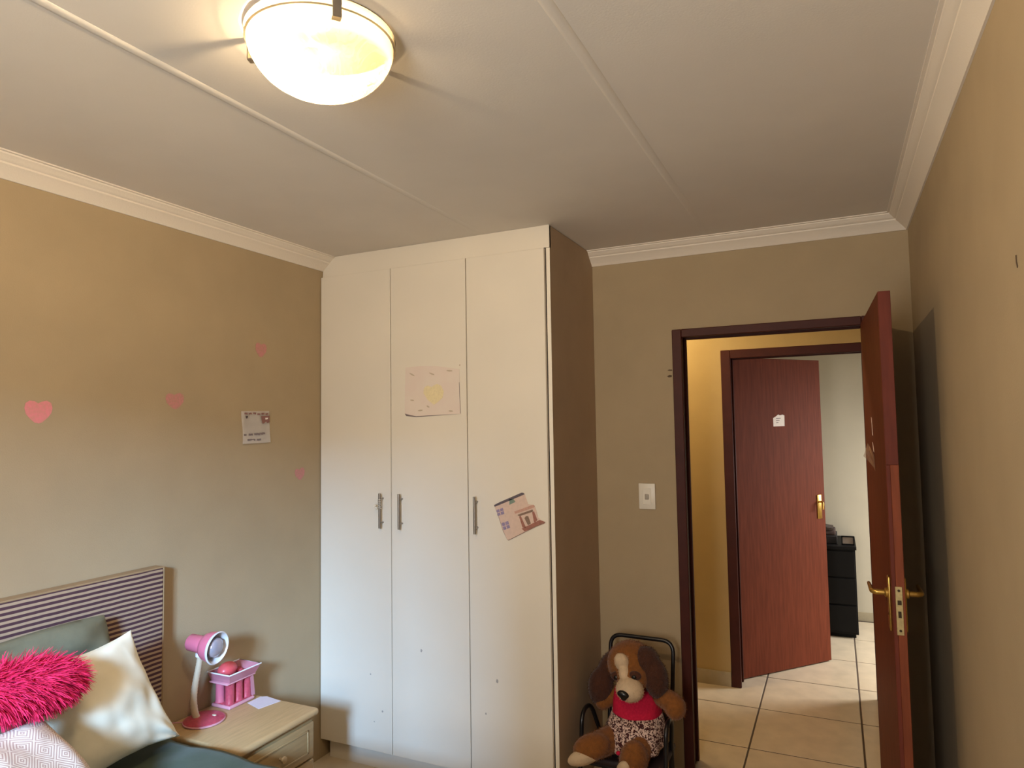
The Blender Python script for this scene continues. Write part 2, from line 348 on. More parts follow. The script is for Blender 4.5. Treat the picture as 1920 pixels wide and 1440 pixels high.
# hallway and far room
D2L, D2R = -0.636, 0.215
wall('wall_hallway', hall_m, (-2.7, D2L + .01, YC, YC + .055, 0, ZC + .02), (D2R - .01, 1.7, YC, YC + .055, 0, ZC + .02), (D2L + .01, D2R - .01, YC, YC + .055, HT - .01, ZC + .02),
     (-2.7, -2.58, YB + .115, YC, 0, ZC + .02), (1.58, 1.7, YB + .115, YC, 0, ZC + .02), (-2.58, DL + .01, YB + .115, YB + .12, 0, ZC + .02), (DR - .01, 1.58, YB + .115, YB + .12, 0, ZC + .02), (DL + .01, DR - .01, YB + .115, YB + .12, HT - .01, ZC + .02))
FWX = 1.8
wall('wall_far_room', far_m, (-2.0, D2L + .01, YC + .055, YC + .11, 0, ZC + .02), (D2R - .01, FWX, YC + .055, YC + .11, 0, ZC + .02), (D2L + .01, D2R - .01, YC + .055, YC + .11, HT - .01, ZC + .02),
     (-2.0, FWX + .12, 6.27, 6.39, 0, ZC + .02), (-2.1, -2.0, YC + .055, 6.39, 0, ZC + .02),
     (FWX, FWX + .12, YC + .055, 5.1, 0, ZC + .02), (FWX, FWX + .12, 6.0, 6.27, 0, ZC + .02), (FWX, FWX + .12, 5.1, 6.0, 0, .85), (FWX, FWX + .12, 5.1, 6.0, 2.05, ZC + .02))
w2 = struct('window_2', loc=(FWX + .06, 5.55, .85)); bm = B()
for a in ((5.1, 5.14, .85, 2.05), (5.96, 6.0, .85, 2.05), (5.1, 6.0, .85, .89), (5.1, 6.0, 2.01, 2.05)): box(bm, FWX + .04, FWX + .08, *a)
obj('window_frame', bm, plastw_m, w2); obj('pane', box(B(), FWX + .058, FWX + .062, 5.14, 5.96, .89, 2.01), pane_m, w2)
wall('baseboard_hallway', skirt_m, (-2.58, D2L - .002, YC - .012, YC, 0, .085))
wall('baseboard_far_room', skirt_m, (-2.0, FWX, 6.258, 6.27, 0, .07))

# ---- ceiling: boards and cover strips over their joints
cb = B(); box(cb, -2.75, 2.0, YF - .12, 6.4, ZC + .012, ZC + .1); ceiling = struct('ceiling', cb, ceil_m)
XJ1, XJ2 = -1.4233, -0.506
edges = [XL - .005, XJ1, XJ2, XR + .005]
for a, c in zip(edges, edges[1:]):
    obj('ceiling_board', box(B(), a + .001, c - .001, YF, YB + .001, ZC, ZC + .0125), ceil_m, ceiling)
obj('ceiling_board', box(B(), -2.72, 1.95, YB + .11, 6.38, ZC, ZC + .0125), ceil_m, ceiling)
for k, xj in enumerate((XJ1, XJ2)):
    ye = YW if k == 0 else YB
    bm = B(); ny = 40
    prof = [(-.015, 0), (-.0125, -.0035), (-.004, -.0045), (.004, -.0045), (.0125, -.0035), (.015, 0)]
    rings = []
    for j in range(ny + 1):
        y = YF + (ye - YF) * j / ny; fade = 1.0 if y < 1.6 else max(.22, 1 - (y - 1.6) / 1.1 * .78); wob = .0012 * noise.noise((xj * 9, y * 3, 0))
        rings.append([bm.verts.new((xj + a + wob, y, ZC + min(.0005, h * fade + .0003))) for a, h in prof])
    for a, c in zip(rings, rings[1:]):
        for q in range(len(prof) - 1): bm.faces.new((a[q], a[q + 1], c[q + 1], c[q]))
    obj('joint_strip', bm, ceil_m, ceiling, 50)
# ---- cornice
CW = 0.08
cprof = [(0, -.0695), (.006, -.0695), (.009, -.066), (.016, -.058), (.030, -.046), (.042, -.036), (.046, -.0335), (.047, -.0275), (.0505, -.0265), (.058, -.021), (.066, -.013), (.070, -.0105), (.071, -.0055), (.08, -.0045), (.08, 0.004), (0, 0.004)]
def sweep(bm, pa, pb, close=True):
    """profile rings: pa(d,z), pb(d,z) give the two mitred ends"""
    a = [bm.verts.new(pa(d, ZC + z)) for d, z in cprof]; c = [bm.verts.new(pb(d, ZC + z)) for d, z in cprof]; k = len(cprof)
    for i in range(k): bm.faces.new((a[i], a[(i + 1) % k], c[(i + 1) % k], c[i]))
    bm.faces.new(a); bm.faces.new(c[::-1])
bm = B(); sweep(bm, lambda d, z: (XL + d, YF, z), lambda d, z: (XL + d, YW + .06, z)); struct('trim_1', bm, corn_m, smooth=35)
bm = B(); sweep(bm, lambda d, z: (XW - .002, YB - d, z), lambda d, z: (XR - d, YB - d, z)); struct('trim_2', bm, corn_m, smooth=35)
bm = B(); sweep(bm, lambda d, z: (XR - d, YF, z), lambda d, z: (XR - d, YB - d, z)); struct('trim_3', bm, corn_m, smooth=35)

# ---- doors
def door_frame(parent, xl, xr, y, depth, f=0.045):
    """pressed steel frame: face flanges on both sides, lining with a rebate"""
    for name, (a, c, z0, z1) in (('door_jamb', (xl, xl + f, 0, HT)), ('door_jamb', (xr - f, xr, 0, HT)), ('door_lintel', (xl + f, xr - f, HT - f + .005, HT))):
        bm = B(); box(bm, a, c, y - .012, y + .012, z0, z1, .003, 1); box(bm, a, c, y + depth - .012, y + depth + .012, z0, z1, .003, 1)
        if name == 'door_lintel': box(bm, a - .01, c + .01, y + .005, y + depth - .005, z0 + .012, z1 - .001)
        elif a == xl: box(bm, a + .001, c - .012, y + .005, y + depth - .005, z0, z1)
        else: box(bm, a + .012, c - .001, y + .005, y + depth - .005, z0, z1)
        obj(name, bm, frame_m, parent, 40)
def rotz_about(bm, c, ang, shift=(0, 0, 0)):
    bmesh.ops.rotate(bm, verts=bm.verts, cent=Vector(c), matrix=Matrix.Rotation(ang, 3, 'Z'))
    return bm
d1 = struct('door_1', loc=((DL + DR) / 2, YB, 0)); door_frame(d1, DL, DR, YB, .115)
# leaf local frame: hinge at HX,HY, leaf runs towards -Y, left face at x=HX
HX, HY, LW, LT, LH = 0.1165, 3.298, 0.812, 0.037, 2.035
ANG = math.atan2(0.0245, LW)
def L1(bm): return rotz_about(bm, (HX, HY, 0), ANG)
leaf = obj('door_leaf', L1(box(B(), HX, HX + LT, HY - LW + .006, HY, .008, LH, .0015, 1)), wood_m, d1, 30)
ye = HY - LW
obj('edge_lipping', L1(box(B(), HX + .0005, HX + LT - .0005, ye, ye + .006, 1.475, LH, .001, 1)), woode_m, leaf)['label'] = 'dark upper edge lipping'
obj('edge_lipping', L1(box(B(), HX + .012, HX + LT - .0005, ye - .0003, ye + .006, .008, 1.475, .001, 1)), woodl_m, leaf)['label'] = 'bare orange wood edge below a tear'
obj('edge_lipping', L1(box(B(), HX + .0005, HX + .012, ye - .0012, ye + .006, .008, 1.475, .001, 1)), woode_m, leaf)
pl = obj('lock_plate', L1(box(B(), HX + .009, HX + .029, ye - .003, ye, .944, 1.094, .001, 1)), brassw_m, leaf)
bm = B()
for z in (.958, 1.082): lathe(bm, [(0, 0), (.004, 0), (.004, .0008), (0, .0008)], (HX + .019, ye - .0031, z), (0, -1, 0), 10)
box(bm, HX + .014, HX + .025, ye - .0045, ye - .0028, 1.038, 1.052); box(bm, HX + .0145, HX + .0235, ye - .0036, ye - .0028, .998, 1.018)
obj('latch', L1(bm), brassd_m, pl)
for s in (-1, 1):
    x = HX if s < 0 else HX + LT
    h = obj('handle_plate', L1(box(B(), min(x, x + s * .007), max(x, x + s * .007), ye + .034, ye + .074, .945, 1.115, .003, 2)), brass_m, leaf, 40)
    pts = fillet([(x + s * .006, ye + .054, 1.062), (x + s * .052, ye + .054, 1.062), (x + s * .054, ye + .165, 1.066)], .016, 6)
    bm = B(); tube(bm, pts, [.009] * 3 + [.008] * (len(pts) - 4) + [.0055], 10); lathe(bm, [(.0155, 0), (.0155, .008), (.010, .011)], (x + s * .006, ye + .054, 1.062), (s, 0, 0), 16)
    obj('lever', L1(bm), brass_m, h, 50)
    bm = B(); lathe(bm, [(0, 0), (.004, 0), (.004, .001), (0, .001)], (x + s * .007, ye + .054, .995), (s, 0, 0), 10); obj('keyhole', L1(bm), brassd_m, h)
for z in (.25, 1.78):
    bm = B(); tube(bm, [(HX + LT + .004, HY + .004, z - .05), (HX + LT + .004, HY + .004, z + .05)], .006, 8); obj('hinge', bm, steel_m, d1, 40)
# tape left on the leaf's face
bm = B(); prism(bm, [(HX - .0006, 2.965, 1.630), (HX - .0006, 2.945, 1.628), (HX - .0006, 2.93, 1.600), (HX - .0006, 2.92, 1.560), (HX - .0006, 2.945, 1.562), (HX - .0006, 2.950, 1.60)], (.0009, 0, 0)); L1(bm)
lone('sticky_tape', bm, tape_m, 'thin torn white strip of tape on the open bedroom door, upper piece', 'tape')
bm = B(); prism(bm, [(HX - .0006, 2.96, 1.535), (HX - .0006, 2.935, 1.53), (HX - .0006, 2.90, 1.498), (HX - .0006, 2.93, 1.50)], (.0009, 0, 0)); L1(bm)
lone('sticky_tape', bm, tape_m, 'small white scrap of tape just below the long strip on the open door', 'tape')
bm = B(); g = []
for i in range(7):
    t = i / 6
    g.append([bm.verts.new((HX - .0025 - .03 * (1 - t) ** 1.6 * (0.4 + .6 * (k / 3)), 2.98 - .12 * t + .01 * math.sin(k * 2 + i), 1.53 - .05 * (k / 3) - .05 * t)) for k in range(4)])
for a, c in zip(g, g[1:]):
    for k in range(3): bm.faces.new((a[k], a[k + 1], c[k + 1], c[k]))
bmesh.ops.solidify(bm, geom=bm.faces[:], thickness=.0006); L1(bm)
lone('sticky_tape', bm, cleartape_m, 'loose crumpled clear tape peeling off the open bedroom door', 'tape')

d2 = struct('door_2', loc=((D2L + D2R) / 2, YC, 0)); door_frame(d2, D2L, D2R, YC, .11, f=.058)
H2 = Vector((-0.598, 4.552, 0)); A2 = math.atan2(.615, .526); LW2 = .79
def L2(bm): return rotz_about(bm, H2, A2)
leaf2 = obj('door_leaf', L2(box(B(), H2.x, H2.x + LW2, H2.y, H2.y + .037, .008, 2.035, .0015, 1)), wood_m, d2, 30)
hp2 = obj('handle_plate', L2(box(B(), H2.x + LW2 - .075, H2.x + LW2 - .035, H2.y - .006, H2.y, .955, 1.115, .003, 2)), brass_m, leaf2, 40)
bm = B(); tube(bm, fillet([(H2.x + LW2 - .055, H2.y - .005, 1.07), (H2.x + LW2 - .055, H2.y - .034, 1.07), (H2.x + LW2 - .06, H2.y - .036, 1.02)], .012, 6), .0065, 10)
obj('lever', L2(bm), brass_m, hp2, 50)
obj('lock_plate', L2(box(B(), H2.x + LW2, H2.x + LW2 + .002, H2.y + .008, H2.y + .029, .95, 1.11)), brass_m, leaf2)
bm = B(); px, pz = H2.x + .352, 1.585
prism(bm, [(px, H2.y - .0007, pz), (px + .098, H2.y - .0007, pz + .002), (px + .10, H2.y - .0007, pz + .072), (px + .085, H2.y - .0007, pz + .078), (px + .06, H2.y - .0007, pz + .074), (px + .045, H2.y - .0007, pz + .079), (px + .02, H2.y - .0007, pz + .064), (px, H2.y - .0007, pz + .056)], (0, .0005, 0)); L2(bm)
pn = thing('paper_note', 'small torn white paper stuck on the reddish door across the hallway', 'note', bm.verts[0].co.copy() if False else (H2.x + .26, H2.y + .3, pz))
obj('sheet', bm, paper_m, pn)
for k in range(3):
    bm = B(); zz = pz + .05 - k * .014
    prism(bm, [(px + .025, H2.y - .0011, zz), (px + .065 - .01 * k, H2.y - .0011, zz + .002), (px + .065 - .01 * k, H2.y - .0011, zz + .006), (px + .025, H2.y - .0011, zz + .005)], (0, .0003, 0)); L2(bm); obj('pencil_scribble', bm, ink_m, pn)

# ================================================================== WARDROBE
wr = thing('wardrobe', 'tall white three-door built-in wardrobe reaching the ceiling', 'wardrobe', ((XL + XW) / 2, (YW + YB) / 2, 0))
obj('carcass', box(B(), XL + .003, XW - .016, YW + .018, YB - .004, ZK, ZP + .002), white_m, wr)
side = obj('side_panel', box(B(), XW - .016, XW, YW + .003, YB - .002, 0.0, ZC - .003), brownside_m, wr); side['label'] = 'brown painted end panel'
obj('edge_strip', box(B(), XW - .0165, XW + .0005, YW, YW + .003, .0, ZP), whedge_m, side)
hy0 = YW - .002
def pt(x, z): return (x, hy0, z)
hd = [(XL + .002, ZP + .002), (XW, ZP + .002), (XW, ZC - .001), (XL + .086, ZC - .001), (XL + .068, ZC - .012), (XL + .050, ZC - .026), (XL + .032, ZC - .042), (XL + .014, ZC - .058), (XL + .004, ZC - .068)]
obj('header_panel', prism(B(), [pt(*q) for q in hd], (0, .016, 0)), white_m, wr)
obj('plinth', box(B(), XL + .03, XW - .02, YW + .022, YW + .038, 0, ZK), white_m, wr)['label'] = 'recessed white plinth at the floor'
seams = [XL + .004, -1.9233, -1.5053, XW - .0205]
doors = []
for k in range(3):
    g = .0022 if k else 0
    dr = obj('wardrobe_door', box(B(), seams[k] + (.0022 if k else 0), seams[k + 1] - (.0022 if k < 2 else 0), YW - .018, YW, ZK, ZP - .002, .0012, 1), white_m, wr); doors.append(dr)
obj('shadow_gap', box(B(), XW - .0205, XW - .0165, YW + .001, YW + .0175, ZK, ZP), dark_m, wr)
yf = YW - .018
for k, x in enumerate((-1.9695, -1.860, -1.458)):
    bm = B(); tube(bm, [(x, yf - .030, 1.143), (x, yf - .030, 1.307)], .0058, 12)
    h = obj('bar_handle', bm, steel_m, doors[k], 40)
    for z in (1.168, 1.282):
        bm = B(); tube(bm, [(x, yf, z), (x, yf - .028, z)], .004, 8); obj('post', bm, steel_m, h, 40)
for k, (x, z, rr) in enumerate(((-1.372, .512, .0075), (-1.979, .286, .005), (-2.047, .448, .0035), (-1.76, .593, .006), (-1.429, .365, .004), (-2.026, .232, .003))):
    bm = B(); pts = [(x + rr * math.cos(a) * random.uniform(.6, 1.05), yf - .0006, z + rr * 1.25 * math.sin(a) * random.uniform(.7, 1.1)) for a in [i * math.pi / 5 for i in range(10)]]
    prism(bm, pts, (0, .0008, 0)); obj('scuff_mark', bm, mark_m, doors[0 if x < -1.93 else 1 if x < -1.51 else 2])
# trinket tied round the first handle
tk = thing('string_charm', 'white tangled string and bead tied on the leftmost wardrobe handle', 'charm', (-1.9695, yf - .03, 1.24))
random.seed(3); pts = []
for i in range(40):
    a = i * .9; pts.append((-1.9695 + math.cos(a) * (.009 + .004 * random.random()), yf - .03 + math.sin(a) * .009, 1.285 - .055 * i / 39 + .004 * random.random()))
obj('string', tube(B(), pts, .0013, 5), plastw_m, tk, 60)
for dx, dz, rr in ((-.022, 1.251, .006), (-.016, 1.239, .0065), (-.026, 1.243, .0045)):
    bm = B(); ell(bm, (-1.9695 + dx, yf - .034, dz), (rr, rr, rr), sub=2); obj('bead', bm, plastw_m, tk, 60)

# drawings on the doors
def flat(pts, y, t=.0004): return prism(B(), [(a, y, c) for a, c in pts], (0, t, 0))
PD = [(-1.836, 1.903), (-1.75, 1.905), (-1.667, 1.901), (-1.543, 1.881), (-1.541, 1.78), (-1.538, 1.676), (-1.66, 1.671), (-1.778, 1.666), (-1.833, 1.672), (-1.842, 1.686), (-1.840, 1.80)]
dw = thing('heart_drawing', 'pale pink paper drawing of a yellow heart on the middle wardrobe door', 'drawing', (-1.69, yf, 1.666))
obj('sheet', flat(PD, yf - .0016, .0012), paperp_m, dw)
obj('heart', flat([(-1.68, 1.721), (-1.714, 1.746), (-1.736, 1.776), (-1.735, 1.795), (-1.728, 1.806), (-1.713, 1.812), (-1.692, 1.804), (-1.678, 1.812), (-1.662, 1.818), (-1.64, 1.808), (-1.626, 1.782), (-1.632, 1.753), (-1.66, 1.732)], yf - .0022), yellow_m, dw)
obj('paper_fold', flat([(-1.842, 1.684), (-1.833, 1.672), (-1.778, 1.6665), (-1.66, 1.671), (-1.54, 1.676), (-1.66, 1.6735), (-1.778, 1.670), (-1.81, 1.676)], yf - .0026), ink_m, dw)
obj('paper_fold', flat([(-1.5445, 1.82), (-1.5425, 1.82), (-1.5385, 1.678), (-1.5405, 1.678)], yf - .0026), ink_m, dw)
for x, z, a, w in ((-1.80, 1.868, -28, .030), (-1.69, 1.866, -22, .028), (-1.595, 1.876, -6, .03), (-1.80, 1.746, -10, .020), (-1.712, 1.714, -30, .016), (-1.59, 1.690, -6, .022), (-1.755, 1.697, 4, .024), (-1.54, 1.899, 0, .006)):
    c, s = math.cos(R(a)), math.sin(R(a))
    q = [(x + c * u - s * v, z + s * u + c * v) for u, v in ((-w / 2, -.002), (0, -.0042), (w / 2, -.0022), (w / 2, .0024), (0, .0035), (-w / 2, .0016))]
    obj('crayon_mark', flat(q, yf - .0022), mat('olive grey crayon', (192, 176, 156), .85), dw)
HD = {'body': [(-1.371, 1.264), (-1.225, 1.322), (-1.21, 1.28), (-1.181, 1.277), (-1.176, 1.266), (-1.163, 1.224), (-1.151, 1.215), (-1.13, 1.207), (-1.305, 1.12), (-1.313, 1.124), (-1.332, 1.159), (-1.35, 1.212)],
 'roof': [(-1.375, 1.27), (-1.344, 1.285), (-1.241, 1.328), (-1.232, 1.328), (-1.224, 1.323), (-1.232, 1.319), (-1.34, 1.275), (-1.371, 1.263)],
 'window_shape': [(-1.363, 1.249), (-1.331, 1.26), (-1.324, 1.234), (-1.357, 1.223)], 'window_shape2': [(-1.339, 1.193), (-1.306, 1.204), (-1.297, 1.175), (-1.329, 1.163)],
 'plaque': [(-1.298, 1.298), (-1.281, 1.301), (-1.269, 1.288), (-1.299, 1.274)], 'canopy': [(-1.276, 1.246), (-1.185, 1.279), (-1.178, 1.272), (-1.183, 1.266), (-1.272, 1.236)],
 'beam': [(-1.261, 1.23), (-1.257, 1.234), (-1.19, 1.258), (-1.185, 1.25), (-1.25, 1.227)], 'post': [(-1.253, 1.225), (-1.245, 1.228), (-1.227, 1.191), (-1.221, 1.18), (-1.238, 1.179)],
 'post2': [(-1.191, 1.247), (-1.182, 1.25), (-1.167, 1.214), (-1.18, 1.203), (-1.184, 1.207)], 'steps': [(-1.242, 1.174), (-1.157, 1.215), (-1.13, 1.207), (-1.135, 1.201), (-1.228, 1.163)],
 'doorway': [(-1.228, 1.22), (-1.22, 1.229), (-1.21, 1.229), (-1.198, 1.198), (-1.212, 1.19)]}
hm = dict(body=hp['body'], roof=hp['roof'], window_shape=hp['win'], window_shape2=hp['win'], plaque=hp['plaque'], canopy=hp['can'], beam=hp['beam'], post=hp['post'], post2=hp['post'], steps=hp['post'], doorway=hp['beam'])
hw = thing('house_drawing', 'cut-out child drawing of a pink house on the right wardrobe door', 'drawing', (-1.25, yf, 1.12))
for k, v in HD.items(): obj(k.rstrip('2'), flat(v, yf - (.0014 if k == 'body' else .0022), .0010 if k == 'body' else .0004), hm[k], hw)
for w in ('window_shape', 'window_shape2'):
    a, bq, c, d = [Vector(q) for q in HD[w]]
    for p, q in (((a + bq) / 2, (c + d) / 2), ((a + d) / 2, (bq + c) / 2)):
        t = (q - p).normalized(); nn = Vector((-t.y, t.x)) * .0012
        obj('window_bar', flat([tuple(p + nn), tuple(q + nn), tuple(q - nn), tuple(p - nn)], yf - .0027), hp['pale'], hw)
for q in (((-1.313, 1.124), (-1.305, 1.12), (-1.13, 1.207), (-1.133, 1.2085), (-1.305, 1.1225)), ((-1.371, 1.264), (-1.35, 1.212), (-1.332, 1.159), (-1.313, 1.124), (-1.3305, 1.159), (-1.3485, 1.212))):
    obj('outline', flat(q, yf - .0024), hp['beam'], hw)

# ================================================================== LEFT WALL: painted hearts, note
HB = [(.02, -.50), (-.12, -.47), (-.30, -.30), (-.45, -.10), (-.50, .14), (-.47, .34), (-.33, .45), (-.15, .43), (-.02, .34), (.12, .42), (.30, .46), (.46, .36), (.51, .14), (.46, -.08), (.34, -.26), (.14, -.46)]
def heart(y, z, w, h, m, label, rot=0):
    bm = B(); c, s = math.cos(R(rot)), math.sin(R(rot))
    prism(bm, [(XL + .0012, y + (a * c - e * s) * w, z + (a * s + e * c) * h) for a, e in HB], (-.0010, 0, 0))
    lone('wall_heart', bm, m, label, 'wall heart', 'pink hearts on the left wall')
heart(1.353, 1.690, .086, .078, pinkh_m, 'largest and brightest pink heart, leftmost on the wall above the headboard')
heart(1.863, 1.738, .082, .066, pinkf_m, 'medium faded pink heart between the largest heart and the white note', 4)
heart(2.308, 1.982, .066, .068, pinkf_m, 'small faded pink heart high on the wall above the white note', -3)
heart(2.561, 1.402, .066, .060, pinkf_m, 'small faded pink heart lowest on the wall, next to the wardrobe', 6)
nw = thing('wall_note', 'creased white paper note with handwriting taped on the left wall', 'note', (XL, 2.28, 1.556))
bm = B(); gy = 9; gz = 9; gr = []
for j in range(gz):
    row = []
    for i in range(gy):
        t = i / (gy - 1); v = j / (gz - 1)
        y = 2.198 + t * (.164 - .004 * v) + .004 * math.sin(v * 5) * (1 - t); z = 1.557 + .003 * t + v * .144
        row.append(bm.verts.new((XL + .003 + .0025 * abs(noise.noise((t * 3, v * 3, 5))) + (.006 * (1 - v) ** 3), y, z)))
    gr.append(row)
for a, c in zip(gr, gr[1:]):
    for k in range(gy - 1): bm.faces.new((a[k], a[k + 1], c[k + 1], c[k]))
bmesh.ops.solidify(bm, geom=bm.faces[:], thickness=.0005); obj('sheet', bm, paper_m, nw, 60)
def ws(y, z, w, h, m, name='ink_stroke', jag=6):
    up = [(XL + .0078, y + w * i / jag, z + h * random.uniform(.35, .6)) for i in range(jag + 1)]; lo = [(XL + .0078, y + w * i / jag, z - h * random.uniform(.25, .6)) for i in range(jag, -1, -1)]
    obj(name, prism(B(), up + lo, (.0003, 0, 0)), m, nw)
random.seed(5)
for k in range(6): ws(2.208 + k * .0245, 1.690 + random.uniform(-.002, .002), .017, .008, inkr_m)
for y, w in ((2.206, .014), (2.232, .024), (2.264, .034), (2.299, .030)): ws(y, 1.596 + .0015 * (y - 2.2) / .03, w, .009, ink_m)
for y, w in ((2.226, .046), (2.279, .026)): ws(y, 1.574, w, .009, ink_m)
obj('small_heart', prism(B(), [(XL + .0080, 2.221 + a * .012, 1.675 + c * .013) for a, c in HB], (.0003, 0, 0)), inkd_m, nw)
obj('sticker', prism(B(), [(XL + .0080, y, z) for y, z in ((2.304, 1.680), (2.356, 1.682), (2.354, 1.652), (2.342, 1.648), (2.333, 1.656), (2.322, 1.646), (2.312, 1.647))], (.0003, 0, 0)), inkr_m, nw)
obj('sticker_highlight', prism(B(), [(XL + .0084, y, z) for y, z in ((2.328, 1.672), (2.346, 1.673), (2.344, 1.666), (2.33, 1.664))], (.0002, 0, 0)), paper_m, nw)

# ================================================================== BACK WALL: switch, marks; right wall chip
sw = thing('light_switch', 'white rectangular light switch beside the bedroom door frame', 'switch', (-.8415, YB, 1.20))
obj('cover_plate', box(B(), -.882, -.801, YB - .009, YB, 1.203, 1.327, .003, 2), plastw_m, sw, 40)
bm = B(); box(bm, -.862, -.821, YB - .0105, YB - .0085, 1.225, 1.305, .001, 1); obj('switch_surround', bm, plastw_m, sw)
bm = B(); box(bm, -.851, -.832, YB - .016, YB - .010, 1.250, 1.276, .003, 2); obj('rocker', bm, plastg_m, sw, 40)
def chip(name, pts, ax, m, label):
    bm = B()
    if ax == 'y': prism(bm, [(a, YB - .0012, c) for a, c in pts], (0, .001, 0))
    else: prism(bm, [(XR - .0012, a, c) for a, c in pts], (.001, 0, 0))
    lone(name, bm, m, label, 'wall mark')
chip('plaster_chip', [(-.726, 1.874), (-.718, 1.879), (-.704, 1.878), (-.702, 1.872), (-.714, 1.872)], 'y', crack_m, 'upper tiny chip in the back wall paint beside the door frame')
chip('plaster_chip', [(-.728, 1.846), (-.716, 1.853), (-.705, 1.850), (-.706, 1.842), (-.72, 1.840)], 'y', crack_m, 'lower tiny chip in the back wall paint beside the door frame')
chip('plaster_chip', [(1.516, 1.918), (1.509, 1.917), (1.509, 1.905), (1.503, 1.895), (1.508, 1.893), (1.514, 1.903)], 'x', crack_m, 'small dark nick high on the right wall')

# ================================================================== CEILING LAMP
LC = Vector((-1.0, 1.152, 0))
lp = thing('ceiling_lamp', 'round flush ceiling lamp with swirled glass dome, lit warm', 'ceiling lamp', (LC.x, LC.y, ZC))
obj('base_plate', lathe(B(), [(0, 0), (.154, 0), (.1575, -.002), (.1575, -.007), (.155, -.009), (0, -.009)], (LC.x, LC.y, ZC), seg=48), steelp_m, lp, 40)
prof = []
RR, DZ, ZR = .158, .108, ZC - .027
for i in range(17):
    a = i / 16 * math.pi / 2; prof.append((RR * math.cos(a) ** .9 if i < 16 else 0, -DZ * math.sin(a) ** 1.15))
prof = [(RR + .003, .021), (RR + .005, .018), (RR + .003, .014), (RR + .0025, .004), (RR + .005, .001)] + prof
dome = obj('glass_dome', lathe(B(), prof, (LC.x, LC.y, ZR), seg=64), glass_m, lp, 60)
for k in range(3):
    a = R(-38.6 + 120 * k); dv = Vector((math.cos(a), math.sin(a), 0)); tv = Vector((-dv.y, dv.x, 0)); bm = B()
    c = Vector((LC.x, LC.y, 0))
    for (r0, r1, z0, z1) in ((.154, RR + .009, ZC - .006, ZC - .003), (RR + .0065, RR + .0095, ZR - .022, ZC - .003), (RR - .012, RR + .009, ZR - .024, ZR - .021)):
        q = [c + dv * r0 - tv * .009, c + dv * r1 - tv * .009, c + dv * r1 + tv * .009, c + dv * r0 + tv * .009]
        prism(bm, [(p.x, p.y, z0) for p in q], (0, 0, z1 - z0))
    obj('clip', bm, steel_m, lp)
BP = Vector((LC.x - .058, LC.y - .040, ZC - .046))
bm = B(); tube(bm, [(LC.x - .005, LC.y - .005, BP.z), (LC.x - .03, LC.y - .024, BP.z)], .014, 12); obj('bulb_holder', bm, plastw_m, lp, 40)
bm = B(); ell(bm, BP, (.020, .020, .016), sub=3); bo = obj('bulb', bm, bulbglow_m, lp, 60)
pd = bpy.data.lights.new('ceiling_lamp_light', 'POINT'); pd.energy = 118; pd.color = (1.0, .76, .47); pd.shadow_soft_size = .012
po = bpy.data.objects.new('ceiling_lamp_light', pd); COL.objects.link(po); po.location = (BP.x, BP.y, BP.z - .017)
# hallway lamp: a plain flush fitting above, out of sight to the left of the doorway
hl = thing('hallway_lamp', 'round flush ceiling light in the hallway beyond the bedroom doorway', 'ceiling lamp', (-1.2, 3.9, ZC))
obj('base_plate', lathe(B(), [(0, 0), (.12, 0), (.12, -.02), (0, -.02)], (-1.2, 3.9, ZC), seg=24), steelp_m, hl, 40)
pd = bpy.data.lights.new('hallway_lamp_light', 'POINT'); pd.energy = 24; pd.color = (1.0, .79, .44); pd.shadow_soft_size = .08
po = bpy.data.objects.new('hallway_lamp_light', pd); COL.objects.link(po); po.location = (-1.2, 3.9, ZC - .12)

# ================================================================== BED
bed = thing('bed', 'bed with striped upholstered headboard against the left wall', 'bed', (-1.35, 1.06, 0))
BY0, BY1, BX1, BZ = .36, 1.715, -.42, .548
hb = obj('headboard', box(B(), XL + .004, -2.297, .33, 1.782, .22, 1.108, .008, 3), stripe_m, bed, 40)
obj('headboard_border', box(B(), XL + .004, -2.2985, 1.7805, 1.7865, .22, 1.1085, .002, 1), headside_m, hb)
obj('headboard_border', box(B(), XL + .004, -2.299, .33, 1.7865, 1.106, 1.1125, .002, 1), headside_m, hb)
for y in (.45, 1.66): obj('leg', box(B(), XL + .01, -2.31, y - .03, y + .03, 0, .22), oakd_m, bed)
obj('bed_base', box(B(), -2.29, BX1, BY0 + .01, BY1 - .015, .12, .33, .01, 2), mattr_m, bed)
for x in (-2.2, -.52):
    for y in (BY0 + .1, BY1 - .1): bm = B(); tube(bm, [(x, y, 0), (x, y, .12)], .028, 12); obj('leg', bm, black_m, bed, 40)
obj('mattress', box(B(), -2.29, BX1, BY0 + .01, BY1 - .015, .33, .53, .03, 4), mattr_m, bed, 50)
# green cover: top sheet draped with soft wrinkles, hanging on the side
bm = B(); nx, ny = 110, 70; g = []
for i in range(nx + 1):
    x = -2.275 + (BX1 + .03 + 2.275) * i / nx; row = []
    for j in range(ny + 1):
        s = -.30 + (BY1 - BY0 + .60) * j / ny      # arc length across; beyond the edges it hangs
        wr_ = .006 * noise.noise((x * 5, s * 6, 1)) + .004 * noise.noise((x * 14, s * 11, 4))
        edge = .012 * noise.noise((x * 6, 0, 9)); W = BY1 - BY0; rad = .045
        if s < 0 or s > W:
            e = s if s < 0 else s - W; dn = abs(e); y = (BY0 - .002 if s < 0 else BY1 + .002) + (1 if s > 0 else -1) * (.004 + .010 * noise.noise((x * 9, s * 2, 3)) * min(1, dn * 6)); z = BZ - .012 - dn * (.93)
        else:
            y = BY0 + s; z = BZ + wr_ - .012 * max(0, 1 - min(s, W - s) / rad) ** 2
        row.append(bm.verts.new((x, y + edge * (s > W * .8), z)))
    g.append(row)
for a, c in zip(g, g[1:]):
    for k in range(ny): bm.faces.new((a[k], a[k + 1], c[k + 1], c[k]))
